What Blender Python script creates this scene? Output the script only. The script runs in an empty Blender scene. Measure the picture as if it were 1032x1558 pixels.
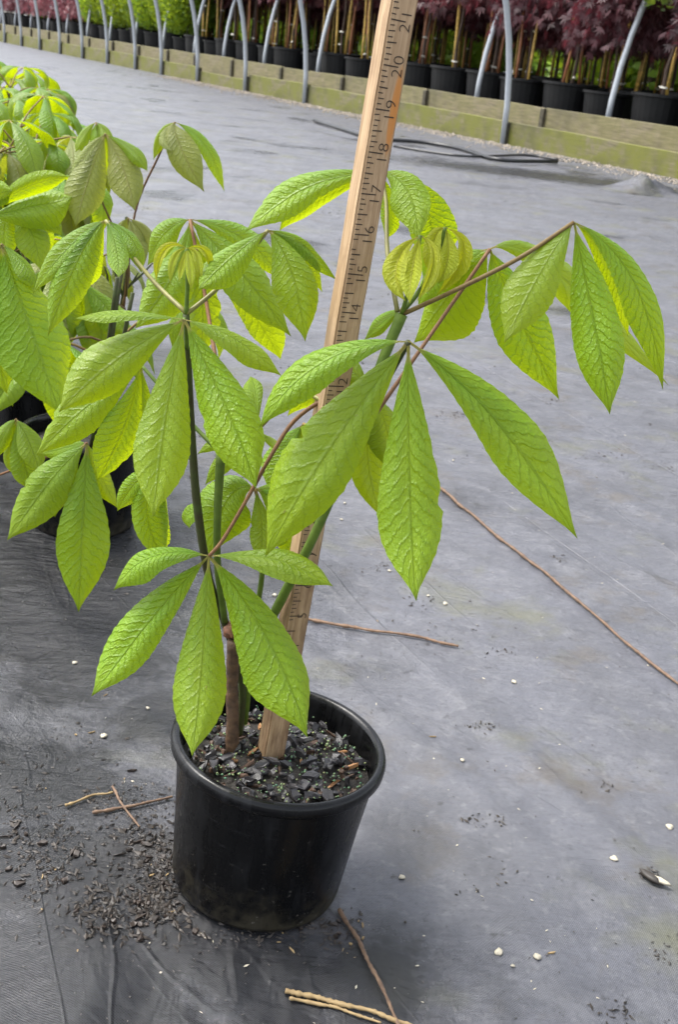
import bpy, bmesh, math, random
from mathutils import Vector, Matrix, noise
random.seed(7)
V = Vector
sc = bpy.context.scene
COL = sc.collection

# ------------------------------------------------------------------ camera
PW, PH, FPX = 1032.0, 1558.0, 1750.0
PITCH = math.atan(701.0 / 1750.0)
ROLL = math.radians(6.5)
CAMH = 0.63
fwd = V((0, math.cos(PITCH), -math.sin(PITCH)))
r0 = V((1, 0, 0)); u0 = r0.cross(fwd)
RT = r0 * math.cos(ROLL) + u0 * math.sin(ROLL)
UP = u0 * math.cos(ROLL) - r0 * math.sin(ROLL)
CAM = V((0, 0, CAMH))
cd = bpy.data.cameras.new('camera'); cam = bpy.data.objects.new('camera', cd); COL.objects.link(cam)
m = Matrix((RT, UP, -fwd)).transposed().to_4x4(); m.translation = CAM
cam.matrix_world = m
cd.sensor_fit = 'VERTICAL'; cd.sensor_height = 36.0; cd.lens = FPX / PH * 36.0
cd.clip_start = 0.02; cd.clip_end = 1500
cd.dof.use_dof = True; cd.dof.focus_distance = 0.80; cd.dof.aperture_fstop = 26.0
sc.camera = cam

# ------------------------------------------------------------------ sky, sun, exposure
SUN_EL, SUN_AZ = math.radians(60), math.radians(-75)     # azimuth from +Y towards +X
w = bpy.data.worlds.new('World'); sc.world = w; w.use_nodes = True
nt = w.node_tree; nt.nodes.clear()
o_ = nt.nodes.new('ShaderNodeOutputWorld'); b_ = nt.nodes.new('ShaderNodeBackground')
s_ = nt.nodes.new('ShaderNodeTexSky'); s_.sky_type = 'NISHITA'; s_.sun_disc = False
s_.sun_elevation = SUN_EL; s_.sun_rotation = SUN_AZ; s_.air_density = 1.0; s_.dust_density = 3.0; s_.ozone_density = 1.0
h_ = nt.nodes.new('ShaderNodeHueSaturation'); h_.inputs['Saturation'].default_value = 0.34
nt.links.new(s_.outputs[0], h_.inputs['Color']); nt.links.new(h_.outputs[0], b_.inputs[0]); nt.links.new(b_.outputs[0], o_.inputs[0])
b_.inputs[1].default_value = 0.125
sd = bpy.data.lights.new('sun', 'SUN'); sun = bpy.data.objects.new('sun', sd); COL.objects.link(sun)
sd.energy = 1.5; sd.angle = math.radians(24); sd.color = (1.0, 0.97, 0.92)
sdir = V((math.sin(SUN_AZ) * math.cos(SUN_EL), math.cos(SUN_AZ) * math.cos(SUN_EL), math.sin(SUN_EL)))
sun.rotation_euler = sdir.to_track_quat('Z', 'Y').to_euler()
sc.view_settings.view_transform = 'Standard'; sc.view_settings.look = 'None'
sc.view_settings.gamma = 1.0; sc.view_settings.use_curve_mapping = False
sc.view_settings.exposure = 1.85

# ------------------------------------------------------------------ pixel -> direction helpers
def ray(x, y): return RT * ((x - PW / 2) / FPX) - UP * ((y - PH / 2) / FPX) + fwd
def gnd(x, y, z=0.0):
    d = ray(x, y); return CAM + d * ((z - CAMH) / d.z)
def onY(x, y, Y):
    d = ray(x, y); return CAM + d * (Y / d.y)
def proj(p):
    v = p - CAM; z = v.dot(fwd); return PW / 2 + FPX * v.dot(RT) / z, PH / 2 - FPX * v.dot(UP) / z, z
def pxsize(p): return (p - CAM).dot(fwd) / FPX

# ------------------------------------------------------------------ material helpers
class NT:
    def __init__(s, name):
        s.m = bpy.data.materials.new(name); s.m.use_nodes = True; s.t = s.m.node_tree; s.t.nodes.clear()
        s.out = s.t.nodes.new('ShaderNodeOutputMaterial')
    def n(s, typ, **kw):
        nd = s.t.nodes.new('ShaderNode' + typ)
        for k, v in kw.items():
            if k.startswith('_'): setattr(nd, k[1:], v)
            else: s.set(nd.inputs[k.replace('__', ' ')], v)
        return nd
    def set(s, sock, v):
        if hasattr(v, 'is_output') or isinstance(v, bpy.types.NodeSocket): s.t.links.new(v, sock)
        else: sock.default_value = v
    def math(s, op, a, b=0.0, c=None, clamp=False):
        nd = s.t.nodes.new('ShaderNodeMath'); nd.operation = op; nd.use_clamp = clamp
        s.set(nd.inputs[0], a); s.set(nd.inputs[1], b)
        if c is not None: s.set(nd.inputs[2], c)
        return nd.outputs[0]
    def mix(s, f, a, b, mode='MIX'):
        nd = s.t.nodes.new('ShaderNodeMix'); nd.data_type = 'RGBA'; nd.blend_type = mode
        s.set(nd.inputs['Factor'], f); s.set(nd.inputs[6], a); s.set(nd.inputs[7], b)
        return nd.outputs[2]
    def noise(s, vec, scale, detail=4.0, rough=0.55, dist=0.0):
        nd = s.n('TexNoise', Scale=scale, Detail=detail, Roughness=rough, Distortion=dist)
        if vec is not None: s.set(nd.inputs['Vector'], vec)
        return nd.outputs[0]
    def ramp(s, f, a, b, lo=0.0, hi=1.0):
        nd = s.n('MapRange', _clamp=True); s.set(nd.inputs[0], f)
        for i, v in enumerate((a, b, lo, hi)): s.set(nd.inputs[i + 1], v)
        return nd.outputs[0]
    def bump(s, h, strength=0.3, dist=0.001, normal=None):
        nd = s.n('Bump', Strength=strength, Distance=dist); s.set(nd.inputs['Height'], h)
        if normal is not None: s.set(nd.inputs['Normal'], normal)
        return nd.outputs[0]
    def mapping(s, vec, scale=(1, 1, 1), rot=(0, 0, 0), loc=(0, 0, 0)):
        nd = s.n('Mapping'); s.set(nd.inputs['Vector'], vec)
        nd.inputs['Scale'].default_value = scale; nd.inputs['Rotation'].default_value = rot; nd.inputs['Location'].default_value = loc
        return nd.outputs[0]
    def obj(s): return s.n('TexCoord').outputs['Object']
    def world(s): return s.n('NewGeometry').outputs['Position']
    def pr(s, **kw):
        p = s.n('BsdfPrincipled')
        for k, v in kw.items(): s.set(p.inputs[k.replace('__', ' ')], v)
        return p.outputs[0]
    def end(s, sh): s.t.links.new(sh, s.out.inputs[0]); return s.m
def rgb(*c): return (c[0], c[1], c[2], 1.0)

def leaf_material(name, top, top2, trans, tmix=0.36, spec=0.45, rough=0.42):
    t = NT(name)
    uv = t.n('TexCoord').outputs['UV']; sp = t.n('SeparateXYZ', Vector=uv)
    u, v = sp.outputs[0], sp.outputs[1]
    au = t.math('ABSOLUTE', t.math('SUBTRACT', u, 0.5)); au2 = t.math('MULTIPLY', au, 2.0)
    rnd = t.n('ObjectInfo').outputs['Random']
    nz = t.noise(uv, 9.0, 3.0)
    # lateral veins sweep from the midrib towards the tip
    ph = t.math('MULTIPLY', t.math('SUBTRACT', t.math('ADD', v, t.math('MULTIPLY', nz, 0.065)), t.math('MULTIPLY', t.math('POWER', au2, 0.85), 0.13)), t.ramp(rnd, 0, 1, 13.0, 19.0))
    side = t.math('MULTIPLY', t.math('GREATER_THAN', u, 0.5), 0.37)
    fr = t.math('FRACT', t.math('ADD', ph, side))
    tri = t.math('ABSOLUTE', t.math('SUBTRACT', fr, 0.5))              # 0.5 on the vein
    vein = t.ramp(tri, 0.40, 0.5)
    vein = t.math('MULTIPLY', vein, t.ramp(au2, 0.98, 0.7))
    mid = t.ramp(au2, 0.07, 0.01)
    rl = t.n('Mapping'); t.set(rl.inputs['Vector'], uv); rl.inputs['Scale'].default_value = (6, 16, 1)
    vor = t.n('TexVoronoi', Scale=3.2, _feature='DISTANCE_TO_EDGE'); t.set(vor.inputs['Vector'], rl.outputs[0])
    ret = t.ramp(vor.outputs[0], 0.0, 0.12, 1.0, 0.0)
    c = t.mix(t.ramp(t.math('ADD', t.math('MULTIPLY', v, 0.65), t.math('MULTIPLY', nz, 0.5)), 0.25, 0.95), top, top2)
    c = t.mix(t.math('MULTIPLY', vein, 0.32), c, rgb(top[0] * 0.45, top[1] * 0.6, top[2] * 0.5))
    c = t.mix(t.math('MULTIPLY', ret, 0.12), c, rgb(top[0] * 0.5, top[1] * 0.6, top[2] * 0.5))
    c = t.mix(t.math('MULTIPLY', mid, 0.45), c, rgb(top[0] * 1.5, top[1] * 1.15, top[2] * 1.6))
    c = t.mix(t.ramp(v, 0.085, 0.05), c, rgb(0.46, 0.36, 0.13))
    fl = t.n('TexNoise', Scale=26.0, Detail=2.0, _noise_dimensions='4D'); t.set(fl.inputs['Vector'], t.mapping(uv, (.5, 1, 1))); t.set(fl.inputs['W'], t.math('MULTIPLY', rnd, 40.0))
    c = t.mix(t.math('MULTIPLY', t.ramp(fl.outputs[0], .715, .75), .75), c, rgb(.16, .10, .03))
    blo = t.n('TexNoise', Scale=3.5, Detail=3.0, _noise_dimensions='4D'); t.set(blo.inputs['Vector'], uv); t.set(blo.inputs['W'], t.math('MULTIPLY', rnd, 25.0))
    c = t.mix(t.math('MULTIPLY', t.ramp(blo.outputs[0], .45, .7), .30), c, rgb(top2[0] * 1.25, top2[1] * 1.1, top2[2]))
    hs = t.n('HueSaturation', Color=c); t.set(hs.inputs['Hue'], t.ramp(rnd, 0, 1, 0.485, 0.512)); t.set(hs.inputs['Value'], t.ramp(rnd, 0, 1, 0.82, 1.15))
    c = hs.outputs[0]
    cell = t.math('SINE', t.math('MULTIPLY', t.math('ADD', ph, side), 6.2832))
    puf = t.noise(t.mapping(uv, (8, 22, 1)), 1.6, 3.0, .6)
    hgt = t.math('SUBTRACT', t.math('ADD', t.math('MULTIPLY', t.ramp(tri, .30, .5), -.45), t.math('ADD', t.math('MULTIPLY', vor.outputs[0], 0.35), t.math('MULTIPLY', puf, .9))), t.math('MULTIPLY', mid, 0.6))
    nrm = t.bump(hgt, t.ramp(rnd, 0, 1, .5, .95), 0.0017)
    p = t.pr(Base__Color=c, Roughness=rough, Normal=nrm)
    pp = p.node; pp.inputs['Specular IOR Level'].default_value = spec
    tr = t.n('BsdfTranslucent', Normal=nrm)
    tc = t.mix(t.math('ADD', t.math('MULTIPLY', vein, 0.25), t.math('MULTIPLY', mid, 0.4)), trans, rgb(trans[0] * 0.5, trans[1] * 0.5, trans[2] * 0.5))
    t.set(tr.inputs['Color'], tc)
    mx = t.n('MixShader'); t.set(mx.inputs[0], tmix); t.t.links.new(p, mx.inputs[1]); t.t.links.new(tr.outputs[0], mx.inputs[2])
    return t.end(mx.outputs[0])

M = {}
M['leaf'] = leaf_material('leaf', rgb(.098, .228, .008), rgb(.205, .335, .002), rgb(.48, .58, .001), tmix=.42, spec=.55, rough=.42)
M['leaf_far'] = leaf_material('leaf_far', rgb(.092, .222, .020), rgb(.175, .300, .006), rgb(.48, .58, .002), tmix=.42, spec=0.55, rough=.40)
M['leaf_bronze'] = leaf_material('leaf_bronze', rgb(.20, .225, .06), rgb(.20, .24, .045), rgb(.38, .42, .02))
M['leaf_young'] = leaf_material('leaf_young', rgb(.36, .40, .015), rgb(.30, .38, .01), rgb(.60, .60, .01), tmix=0.4, rough=0.5)

def simple(name, col, rough=0.6, var=0.25, scale=30.0, bump=0.3, bdist=0.001, spec=0.5, col2=None, stretch=(1, 1, 1), metal=0.0):
    t = NT(name); p = t.mapping(t.obj(), stretch)
    nz = t.noise(p, scale, 5.0, 0.6)
    c2 = col2 or tuple(x * (1 - var) for x in col); c1 = tuple(min(1, x * (1 + var)) for x in col) if col2 is None else col
    rnd = t.n('ObjectInfo').outputs['Random']
    c = t.mix(t.ramp(nz, .3, .7), rgb(*c2), rgb(*c1))
    c = t.mix(1.0, c, t.n('CombineColor', Red=t.ramp(rnd, 0, 1, .85, 1.15), Green=t.ramp(rnd, 0, 1, .85, 1.15), Blue=t.ramp(rnd, 0, 1, .85, 1.15)).outputs[0], 'MULTIPLY')
    s = t.pr(Base__Color=c, Roughness=rough, Metallic=metal, Normal=t.bump(nz, bump, bdist))
    s.node.inputs['Specular IOR Level'].default_value = spec
    return t.end(s)
M['stem_green'] = simple('stem_green', (.10, .155, .018), .6, .3, 120, col2=(.06, .10, .012), spec=.3)
M['stem_dark'] = simple('stem_dark', (.045, .065, .014), .6, .5, 90, col2=(.035, .028, .012), spec=.3)
M['petiole'] = simple('petiole', (.19, .14, .04), .6, .3, 160, col2=(.13, .075, .03), spec=.3)
M['petiole_red'] = simple('petiole_red', (.17, .085, .038), .6, .4, 160, col2=(.10, .05, .022), spec=.3)
M['petiole_olive'] = simple('petiole_olive', (.17, .16, .04), .5, .3, 60)
M['bark'] = simple('bark', (.11, .06, .03), .7, .5, 160, .8, .002, col2=(.035, .02, .012))
M['cut'] = simple('cut', (.16, .07, .04), .7, .5, 300, .6, .001)
M['twig'] = simple('twig', (.20, .125, .075), .75, .5, 150, .9, .0012, col2=(.085, .05, .032))
M['straw'] = simple('straw', (.33, .235, .11), .7, .5, 140, .7, .0008, col2=(.20, .135, .06))
M['pebble'] = simple('pebble', (.42, .38, .29), .5, .2, 120)
M['thread'] = simple('thread', (.20, .20, .21), .7, .3, 60)
M['gravel'] = simple('gravel', (.28, .24, .19), .8, .7, 60)
M['debris'] = simple('debris', (.026, .020, .015), .55, .6, 40)
M['hose'] = simple('hose', (.012, .012, .013), .35, .3, 20)
M['cane'] = simple('cane', (.52, .34, .08), .5, .4, 12, .3, stretch=(1, 1, 3))
M['cane_red'] = simple('cane_red', (.30, .12, .05), .5, .4, 12, .3)
M['trunk'] = simple('trunk', (.075, .05, .035), .8, .4, 40, .8, .003)
M['tie'] = simple('tie', (.75, .72, .62), .6, .1, 20)
M['chip'] = simple('chip', (.032, .029, .031), .42, .5, 160, .9, .0012, spec=.6)
M['chip_tan'] = simple('chip_tan', (.34, .17, .07), .6, .3, 120, .7, .001)
M['litter_brown'] = simple('litter_brown', (.034, .021, .014), .5, .6, 120, .8, .0012, col2=(.014, .011, .009))
M['chip_brown'] = simple('chip_brown', (.075, .042, .026), .6, .5, 160, .9, .0012)
M['prill'] = simple('prill', (.03, .20, .13), .4, .8, 300, col2=(.30, .28, .10))
M['soil'] = simple('soil', (.02, .017, .014), .75, .6, 140, 1.0, .004)
M['ink'] = simple('ink', (.035, .022, .014), .8, .3, 200, .1)

# galvanised pipe
t = NT('pipe'); nz = t.noise(t.obj(), 25.0)
M['pipe'] = t.end(t.pr(Base__Color=t.mix(nz, rgb(.33, .36, .39), rgb(.46, .49, .52)), Roughness=.5, Metallic=.35))

# nursery pot plastic: black, wet, dusty at the foot
t = NT('pot_plastic'); oc = t.obj(); sp = t.n('SeparateXYZ', Vector=oc); z = sp.outputs[2]
nz = t.noise(oc, 45.0, 6.0, .65); n2 = t.noise(t.mapping(oc, (1, 1, .16)), 60.0, 5.0, .65); n3 = t.noise(oc, 240.0, 3.0); n4 = t.noise(oc, 14.0, 3.0)
scr = t.noise(t.mapping(oc, (.5, .5, 7)), 40.0, 4.0, .7)
dirt = t.math('MULTIPLY', t.ramp(t.math('ADD', z, t.math('MULTIPLY', nz, -.075)), .004, -.034), t.ramp(nz, .42, .58))
film = t.math('MULTIPLY', t.ramp(n2, .50, .70), t.ramp(n4, .40, .62))
speck = t.math('MULTIPLY', t.ramp(n3, .66, .72), t.ramp(n4, .38, .6))
c = t.mix(film, rgb(.0022, .0023, .0027), rgb(.016, .0165, .0185))
c = t.mix(t.math('MULTIPLY', t.ramp(scr, .62, .70), .6), c, rgb(.022, .022, .024))
c = t.mix(t.math('MULTIPLY', dirt, .6), c, rgb(.050, .043, .027)); c = t.mix(t.math('MULTIPLY', speck, t.ramp(z, .13, .02)), c, rgb(.11, .10, .085))
s1 = t.pr(Base__Color=c, Roughness=t.math('ADD', t.ramp(n2, .35, .7, .16, .42), t.math('MULTIPLY', dirt, .3)), Normal=t.bump(t.math('ADD', t.math('ADD', nz, t.math('MULTIPLY', n2, .6)), t.math('MULTIPLY', n3, .3)), .16, .002))
s1.node.inputs['Specular IOR Level'].default_value = .30
M['pot'] = t.end(s1)
M['pot_far'] = simple('pot_far', (.0035, .0036, .004), .5, .4, 20, .1, spec=.3)

# weathered, mossy treated timber
def timber(name, moss):
    t = NT(name); oc = t.obj()
    g = t.noise(t.mapping(oc, (1.2, 14, 14)), 6.0, 6.0, .65); n = t.noise(oc, 5.0, 5.0, .6); n4 = t.noise(oc, 22.0, 4.0, .6)
    c = t.mix(t.ramp(g, .3, .7), rgb(.075, .062, .038), rgb(.20, .17, .11))
    c = t.mix(t.math('MULTIPLY', t.ramp(t.math('ADD', n, t.math('MULTIPLY', n4, .4)), .48, .78), moss), c, rgb(.118, .122, .014))
    c = t.mix(t.math('MULTIPLY', t.ramp(t.noise(oc, 1.7, 4.0, .6), .5, .66), .6), c, rgb(.05, .047, .022))
    c = t.mix(t.math('MULTIPLY', t.ramp(n4, .6, .75), .5), c, rgb(.07, .06, .035))
    return t.end(t.pr(Base__Color=c, Roughness=.8, Normal=t.bump(g, .5, .004)))
M['timber'] = timber('timber_mossy', .95); M['timber_grey'] = timber('timber_grey', .35)
M['post'] = simple('post', (.045, .04, .025), .85, .5, 30)

# stake wood
t = NT('stake_wood'); oc = t.obj()
g = t.noise(t.mapping(oc, (1, 1, .05)), 330.0, 6.0, .65, .4); n = t.noise(t.mapping(oc, (1, 1, .25)), 75.0, 5.0, .6)
sp = t.n('SeparateXYZ', Vector=oc)
c = t.mix(t.ramp(g, .3, .72), rgb(.24, .145, .07), rgb(.50, .35, .205))
c = t.mix(t.math('MULTIPLY', t.ramp(t.noise(t.mapping(oc, (1, 1, .35)), 38.0, 5.0, .65), .54, .66), .55), c, rgb(.17, .09, .04))
edge = t.ramp(t.math('ADD', sp.outputs[0], t.math('MULTIPLY', t.math('SUBTRACT', n, .5), .016)), .0030, .0062)
st = t.math('MULTIPLY', edge, t.ramp(t.noise(t.mapping(oc, (1, 1, .3)), 60.0, 3.0), .47, .6))
c = t.mix(t.math('MULTIPLY', st, .7), c, rgb(.13, .06, .025))
low = t.math('MULTIPLY', t.ramp(sp.outputs[2], .24, .10), t.ramp(n, .36, .56))
c = t.mix(t.math('MULTIPLY', low, .75), c, rgb(.11, .055, .028))
oz = t.math('ABSOLUTE', t.math('SUBTRACT', sp.outputs[2], .517)); ox = t.math('ABSOLUTE', t.math('SUBTRACT', sp.outputs[0], .0052))
orr = t.math('ADD', t.math('POWER', t.math('DIVIDE', oz, .026), 2.0), t.math('POWER', t.math('DIVIDE', ox, .0028), 2.0))
c = t.mix(t.math('MULTIPLY', t.ramp(t.math('ADD', orr, t.math('MULTIPLY', n, .9)), 1.6, .9), .85), c, rgb(.50, .19, .03))
M['stake'] = t.end(t.pr(Base__Color=c, Roughness=.7, Normal=t.bump(g, .5, .0008)))

# woven ground cloth
t = NT('ground_cloth'); wc = t.world()
n1 = t.noise(wc, 2.2, 5.0, .6); n2 = t.noise(wc, 7.0, 6.0, .65); n3 = t.noise(wc, 55.0, 5.0, .65); n5 = t.noise(wc, 0.5, 3.0)
wx = t.n('TexWave', Scale=235.0, _bands_direction='X', Distortion=0.6); t.set(wx.inputs['Vector'], t.mapping(wc, rot=(0, 0, .5)))
wy = t.n('TexWave', Scale=200.0, _bands_direction='Y', Distortion=0.6); t.set(wy.inputs['Vector'], t.mapping(wc, rot=(0, 0, .5)))
weave = t.math('MULTIPLY', wx.outputs['Fac'], wy.outputs['Fac'])
rip = t.noise(t.mapping(wc, (7, 26, 1)), 1.0, 5.0, .62, .8)
rip2 = t.noise(t.mapping(wc, (22, 80, 1)), 1.0, 4.0, .65, .6)
c = t.mix(t.ramp(n1, .3, .7), rgb(.078, .080, .094), rgb(.124, .126, .146))
c = t.mix(t.math('MULTIPLY', t.ramp(n2, .38, .68), .6), c, rgb(.045, .045, .049))
c = t.mix(t.math('MULTIPLY', t.ramp(t.noise(wc, 19.0, 6.0, .7), .5, .72), .40), c, rgb(.19, .19, .20))
c = t.mix(t.math('MULTIPLY', t.ramp(t.noise(wc, 210.0, 3.0, .7), .48, .66), .45), c, rgb(.045, .045, .05))
c = t.mix(t.math('MULTIPLY', t.ramp(t.noise(wc, 95.0, 4.0, .7), .56, .70), .35), c, rgb(.21, .21, .215))
c = t.mix(t.math('MULTIPLY', weave, .25), c, rgb(.03, .03, .034))
alg = t.math('MULTIPLY', t.ramp(t.noise(wc, 4.3, 5.0, .65), .54, .68), .60)
c = t.mix(alg, c, rgb(.095, .095, .042))
c = t.mix(t.math('MULTIPLY', t.ramp(t.noise(t.mapping(wc, loc=(3, 8, 0)), 6.0, 6.0, .7), .55, .66), .55), c, rgb(.075, .062, .045))
spk = t.math('MULTIPLY', t.ramp(n3, .62, .70), t.ramp(n2, .40, .56))
c = t.mix(t.math('MULTIPLY', spk, .85), c, rgb(.012, .011, .010))
sx = t.n('SeparateXYZ', Vector=wc)
def crease(rot, sc_, width, seed):
    a = t.mapping(wc, rot=(0, 0, rot), loc=(seed, seed * .7, 0)); b = t.mapping(a, sc_)
    nn = t.noise(b, 1.0, 2.0, .45, .25)
    k = t.ramp(t.math('ABSOLUTE', t.math('SUBTRACT', nn, .5)), 0.0, width, 1.0, 0.0)
    return t.math('MULTIPLY', k, t.ramp(t.noise(a, 2.6, 2.0), .42, .58))
cr1 = crease(1.08, (1.1, 7.5, 1), .007, 2.0); cr2 = crease(.85, (1.6, 13.0, 1), .012, 5.3)
stk = t.ramp(t.noise(t.mapping(wc, (11, 60, 1)), 1.0, 4.0, .65, .5), .63, .72)
stk = t.math('MULTIPLY', stk, t.ramp(sx.outputs[1], 1.2, 2.4))
c = t.mix(t.math('MULTIPLY', stk, .7), c, rgb(.016, .016, .018))
cre = t.math('MAXIMUM', cr1, t.math('MULTIPLY', cr2, .35))
c = t.mix(t.math('MULTIPLY', cre, .28), c, rgb(.022, .021, .020))
# wet stains; the patch before the pot also paints in its shadow and reflection
def stain_shade(px, py, rx, ry, soft=1.15):
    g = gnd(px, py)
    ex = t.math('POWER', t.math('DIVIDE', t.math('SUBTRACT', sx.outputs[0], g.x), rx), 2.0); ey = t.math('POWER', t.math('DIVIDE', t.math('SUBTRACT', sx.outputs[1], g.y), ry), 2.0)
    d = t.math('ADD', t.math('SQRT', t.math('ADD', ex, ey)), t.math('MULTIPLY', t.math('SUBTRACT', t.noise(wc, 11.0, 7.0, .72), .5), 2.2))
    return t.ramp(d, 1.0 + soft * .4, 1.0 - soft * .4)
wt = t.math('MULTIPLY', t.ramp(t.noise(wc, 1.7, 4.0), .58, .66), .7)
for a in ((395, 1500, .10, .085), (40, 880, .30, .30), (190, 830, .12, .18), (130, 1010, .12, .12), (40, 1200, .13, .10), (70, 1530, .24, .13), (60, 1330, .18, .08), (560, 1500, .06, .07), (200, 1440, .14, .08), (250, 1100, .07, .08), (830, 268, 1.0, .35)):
    wt = t.math('MAXIMUM', wt, stain_shade(*a))
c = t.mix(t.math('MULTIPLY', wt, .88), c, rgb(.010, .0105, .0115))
rgh = t.math('SUBTRACT', t.ramp(n2, .3, .7, .36, .54), t.math('MULTIPLY', wt, .27))
bm1 = t.bump(weave, .45, .0010)
far = t.ramp(sx.outputs[1], 1.0, 2.2, .2, 1.0)
bm2 = t.bump(t.math('MULTIPLY', rip, far), .7, .018, bm1); bm3 = t.bump(t.math('MULTIPLY', rip2, far), .6, .010, bm2); bm4 = t.bump(n3, .5, .003, bm3)
bm5 = t.bump(cre, .5, .0015, bm4)
wav_ = t.noise(t.mapping(wc, (26, 13, 1)), 1.0, 5.0, .62, .7)
bm6 = t.bump(t.math('MULTIPLY', wav_, wt), .55, .009, bm5)
sh = t.pr(Base__Color=c, Roughness=rgh, Normal=bm6); t.set(sh.node.inputs['Specular IOR Level'], t.ramp(wt, 0, 1, .55, .30))
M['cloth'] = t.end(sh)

def foliage(name, c1, c2, tr, tmix=.35):
    t = NT(name); nz = t.noise(t.obj(), 9.0, 4.0, .7)
    c = t.mix(t.ramp(nz, .35, .65), rgb(*c1), rgb(*c2)); rnd = t.n('ObjectInfo').outputs['Random']
    hs = t.n('HueSaturation', Color=c); t.set(hs.inputs['Value'], t.ramp(rnd, 0, 1, .45, 1.15)); t.set(hs.inputs['Hue'], t.ramp(rnd, 0, 1, .49, .515)); c = hs.outputs[0]
    p = t.pr(Base__Color=c, Roughness=.55); q = t.n('BsdfTranslucent', Color=rgb(*tr))
    mx = t.n('MixShader'); mx.inputs[0].default_value = tmix; t.t.links.new(p, mx.inputs[1]); t.t.links.new(q.outputs[0], mx.inputs[2])
    return t.end(mx.outputs[0])
M['purple'] = foliage('purple_leaf', (.035, .010, .014), (.17, .055, .068), (.15, .03, .04))
M['pink'] = foliage('pink_leaf', (.14, .045, .06), (.30, .13, .15), (.30, .10, .12))
M['lime'] = foliage('lime_leaf', (.10, .20, .015), (.22, .33, .03), (.40, .52, .03))
M['green'] = foliage('green_leaf', (.05, .11, .02), (.15, .22, .04), (.30, .40, .04))

# ------------------------------------------------------------------ object helpers
def link(name, me, mat, parent=None, kind=None):
    o = bpy.data.objects.new(name, me); COL.objects.link(o)
    if mat is not None and not me.materials: me.materials.append(mat)
    if parent is not None: o.parent = parent
    if kind: o['kind'] = kind
    return o
def tag(o, label, cat, group=None):
    o['label'] = label; o['category'] = cat
    if group: o['group'] = group
    return o
def empty(name, loc, label, cat, group=None, rz=0.0):
    o = bpy.data.objects.new(name, None); COL.objects.link(o); o.location = loc; o.rotation_euler = (0, 0, rz)
    o.empty_display_size = .05
    return tag(o, label, cat, group)
def mesh(name, verts, faces, smooth=True, uv=None):
    me = bpy.data.meshes.new(name); me.from_pydata([tuple(v) for v in verts], [], faces)
    if smooth:
        me.polygons.foreach_set('use_smooth', [True] * len(me.polygons))
    if uv is not None:
        l = me.uv_layers.new(name='UVMap')
        for lp in me.loops: l.data[lp.index].uv = uv[lp.vertex_index]
    me.update(); return me
def catmull(pts, rad, seg=6):
    P = [pts[0] * 2 - pts[1]] + list(pts) + [pts[-1] * 2 - pts[-2]]
    out, ro = [], []
    for i in range(1, len(P) - 2):
        for k in range(seg):
            s = k / seg; a, b, c, d = P[i - 1], P[i], P[i + 1], P[i + 2]
            out.append(.5 * ((2 * b) + (c - a) * s + (2 * a - 5 * b + 4 * c - d) * s * s + (3 * b - a - 3 * c + d) * s ** 3))
            ro.append(rad[i - 1] * (1 - s) + rad[i] * s)
    out.append(pts[-1]); ro.append(rad[-1]); return out, ro
def tube_data(pts, rad, n=8, seg=6, jitter=0.0):
    if seg > 1: pts, rad = catmull([V(p) for p in pts], rad, seg)
    vs, fs = [], []; up = V((0.31, 0.17, .93)).normalized()
    for i, p in enumerate(pts):
        tg = (pts[min(i + 1, len(pts) - 1)] - pts[max(i - 1, 0)]).normalized()
        a = tg.cross(up)
        if a.length < .05: a = tg.cross(V((1, 0, 0)))
        a.normalize(); b = tg.cross(a); up = a.cross(tg) if False else up
        r = rad[i] * (1 + (random.uniform(-jitter, jitter) if jitter else 0))
        for k in range(n):
            q = 2 * math.pi * k / n; vs.append(p + a * (r * math.cos(q)) + b * (r * math.sin(q)))
    for i in range(len(pts) - 1):
        for k in range(n):
            fs.append((i * n + k, i * n + (k + 1) % n, (i + 1) * n + (k + 1) % n, (i + 1) * n + k))
    fs.append(tuple(range(n - 1, -1, -1))); fs.append(tuple((len(pts) - 1) * n + k for k in range(n)))
    return vs, fs
def tube(name, pts, rad, mat, parent=None, n=8, seg=6, jitter=0.0, origin=None):
    if isinstance(rad, (int, float)): rad = [rad] * len(pts)
    o3 = V(origin) if origin is not None else V((0, 0, 0))
    vs, fs = tube_data([V(p) - o3 for p in pts], rad, n, seg, jitter)
    return link(name, mesh(name, vs, fs), mat, parent)
def lathe(name, prof, n=64):
    vs, fs = [], []
    for r, z in prof:
        for k in range(n):
            a = 2 * math.pi * k / n; vs.append((r * math.cos(a), r * math.sin(a), z))
    for i in range(len(prof) - 1):
        for k in range(n):
            fs.append((i * n + k, i * n + (k + 1) % n, (i + 1) * n + (k + 1) % n, (i + 1) * n + k))
    return vs, fs

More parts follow.
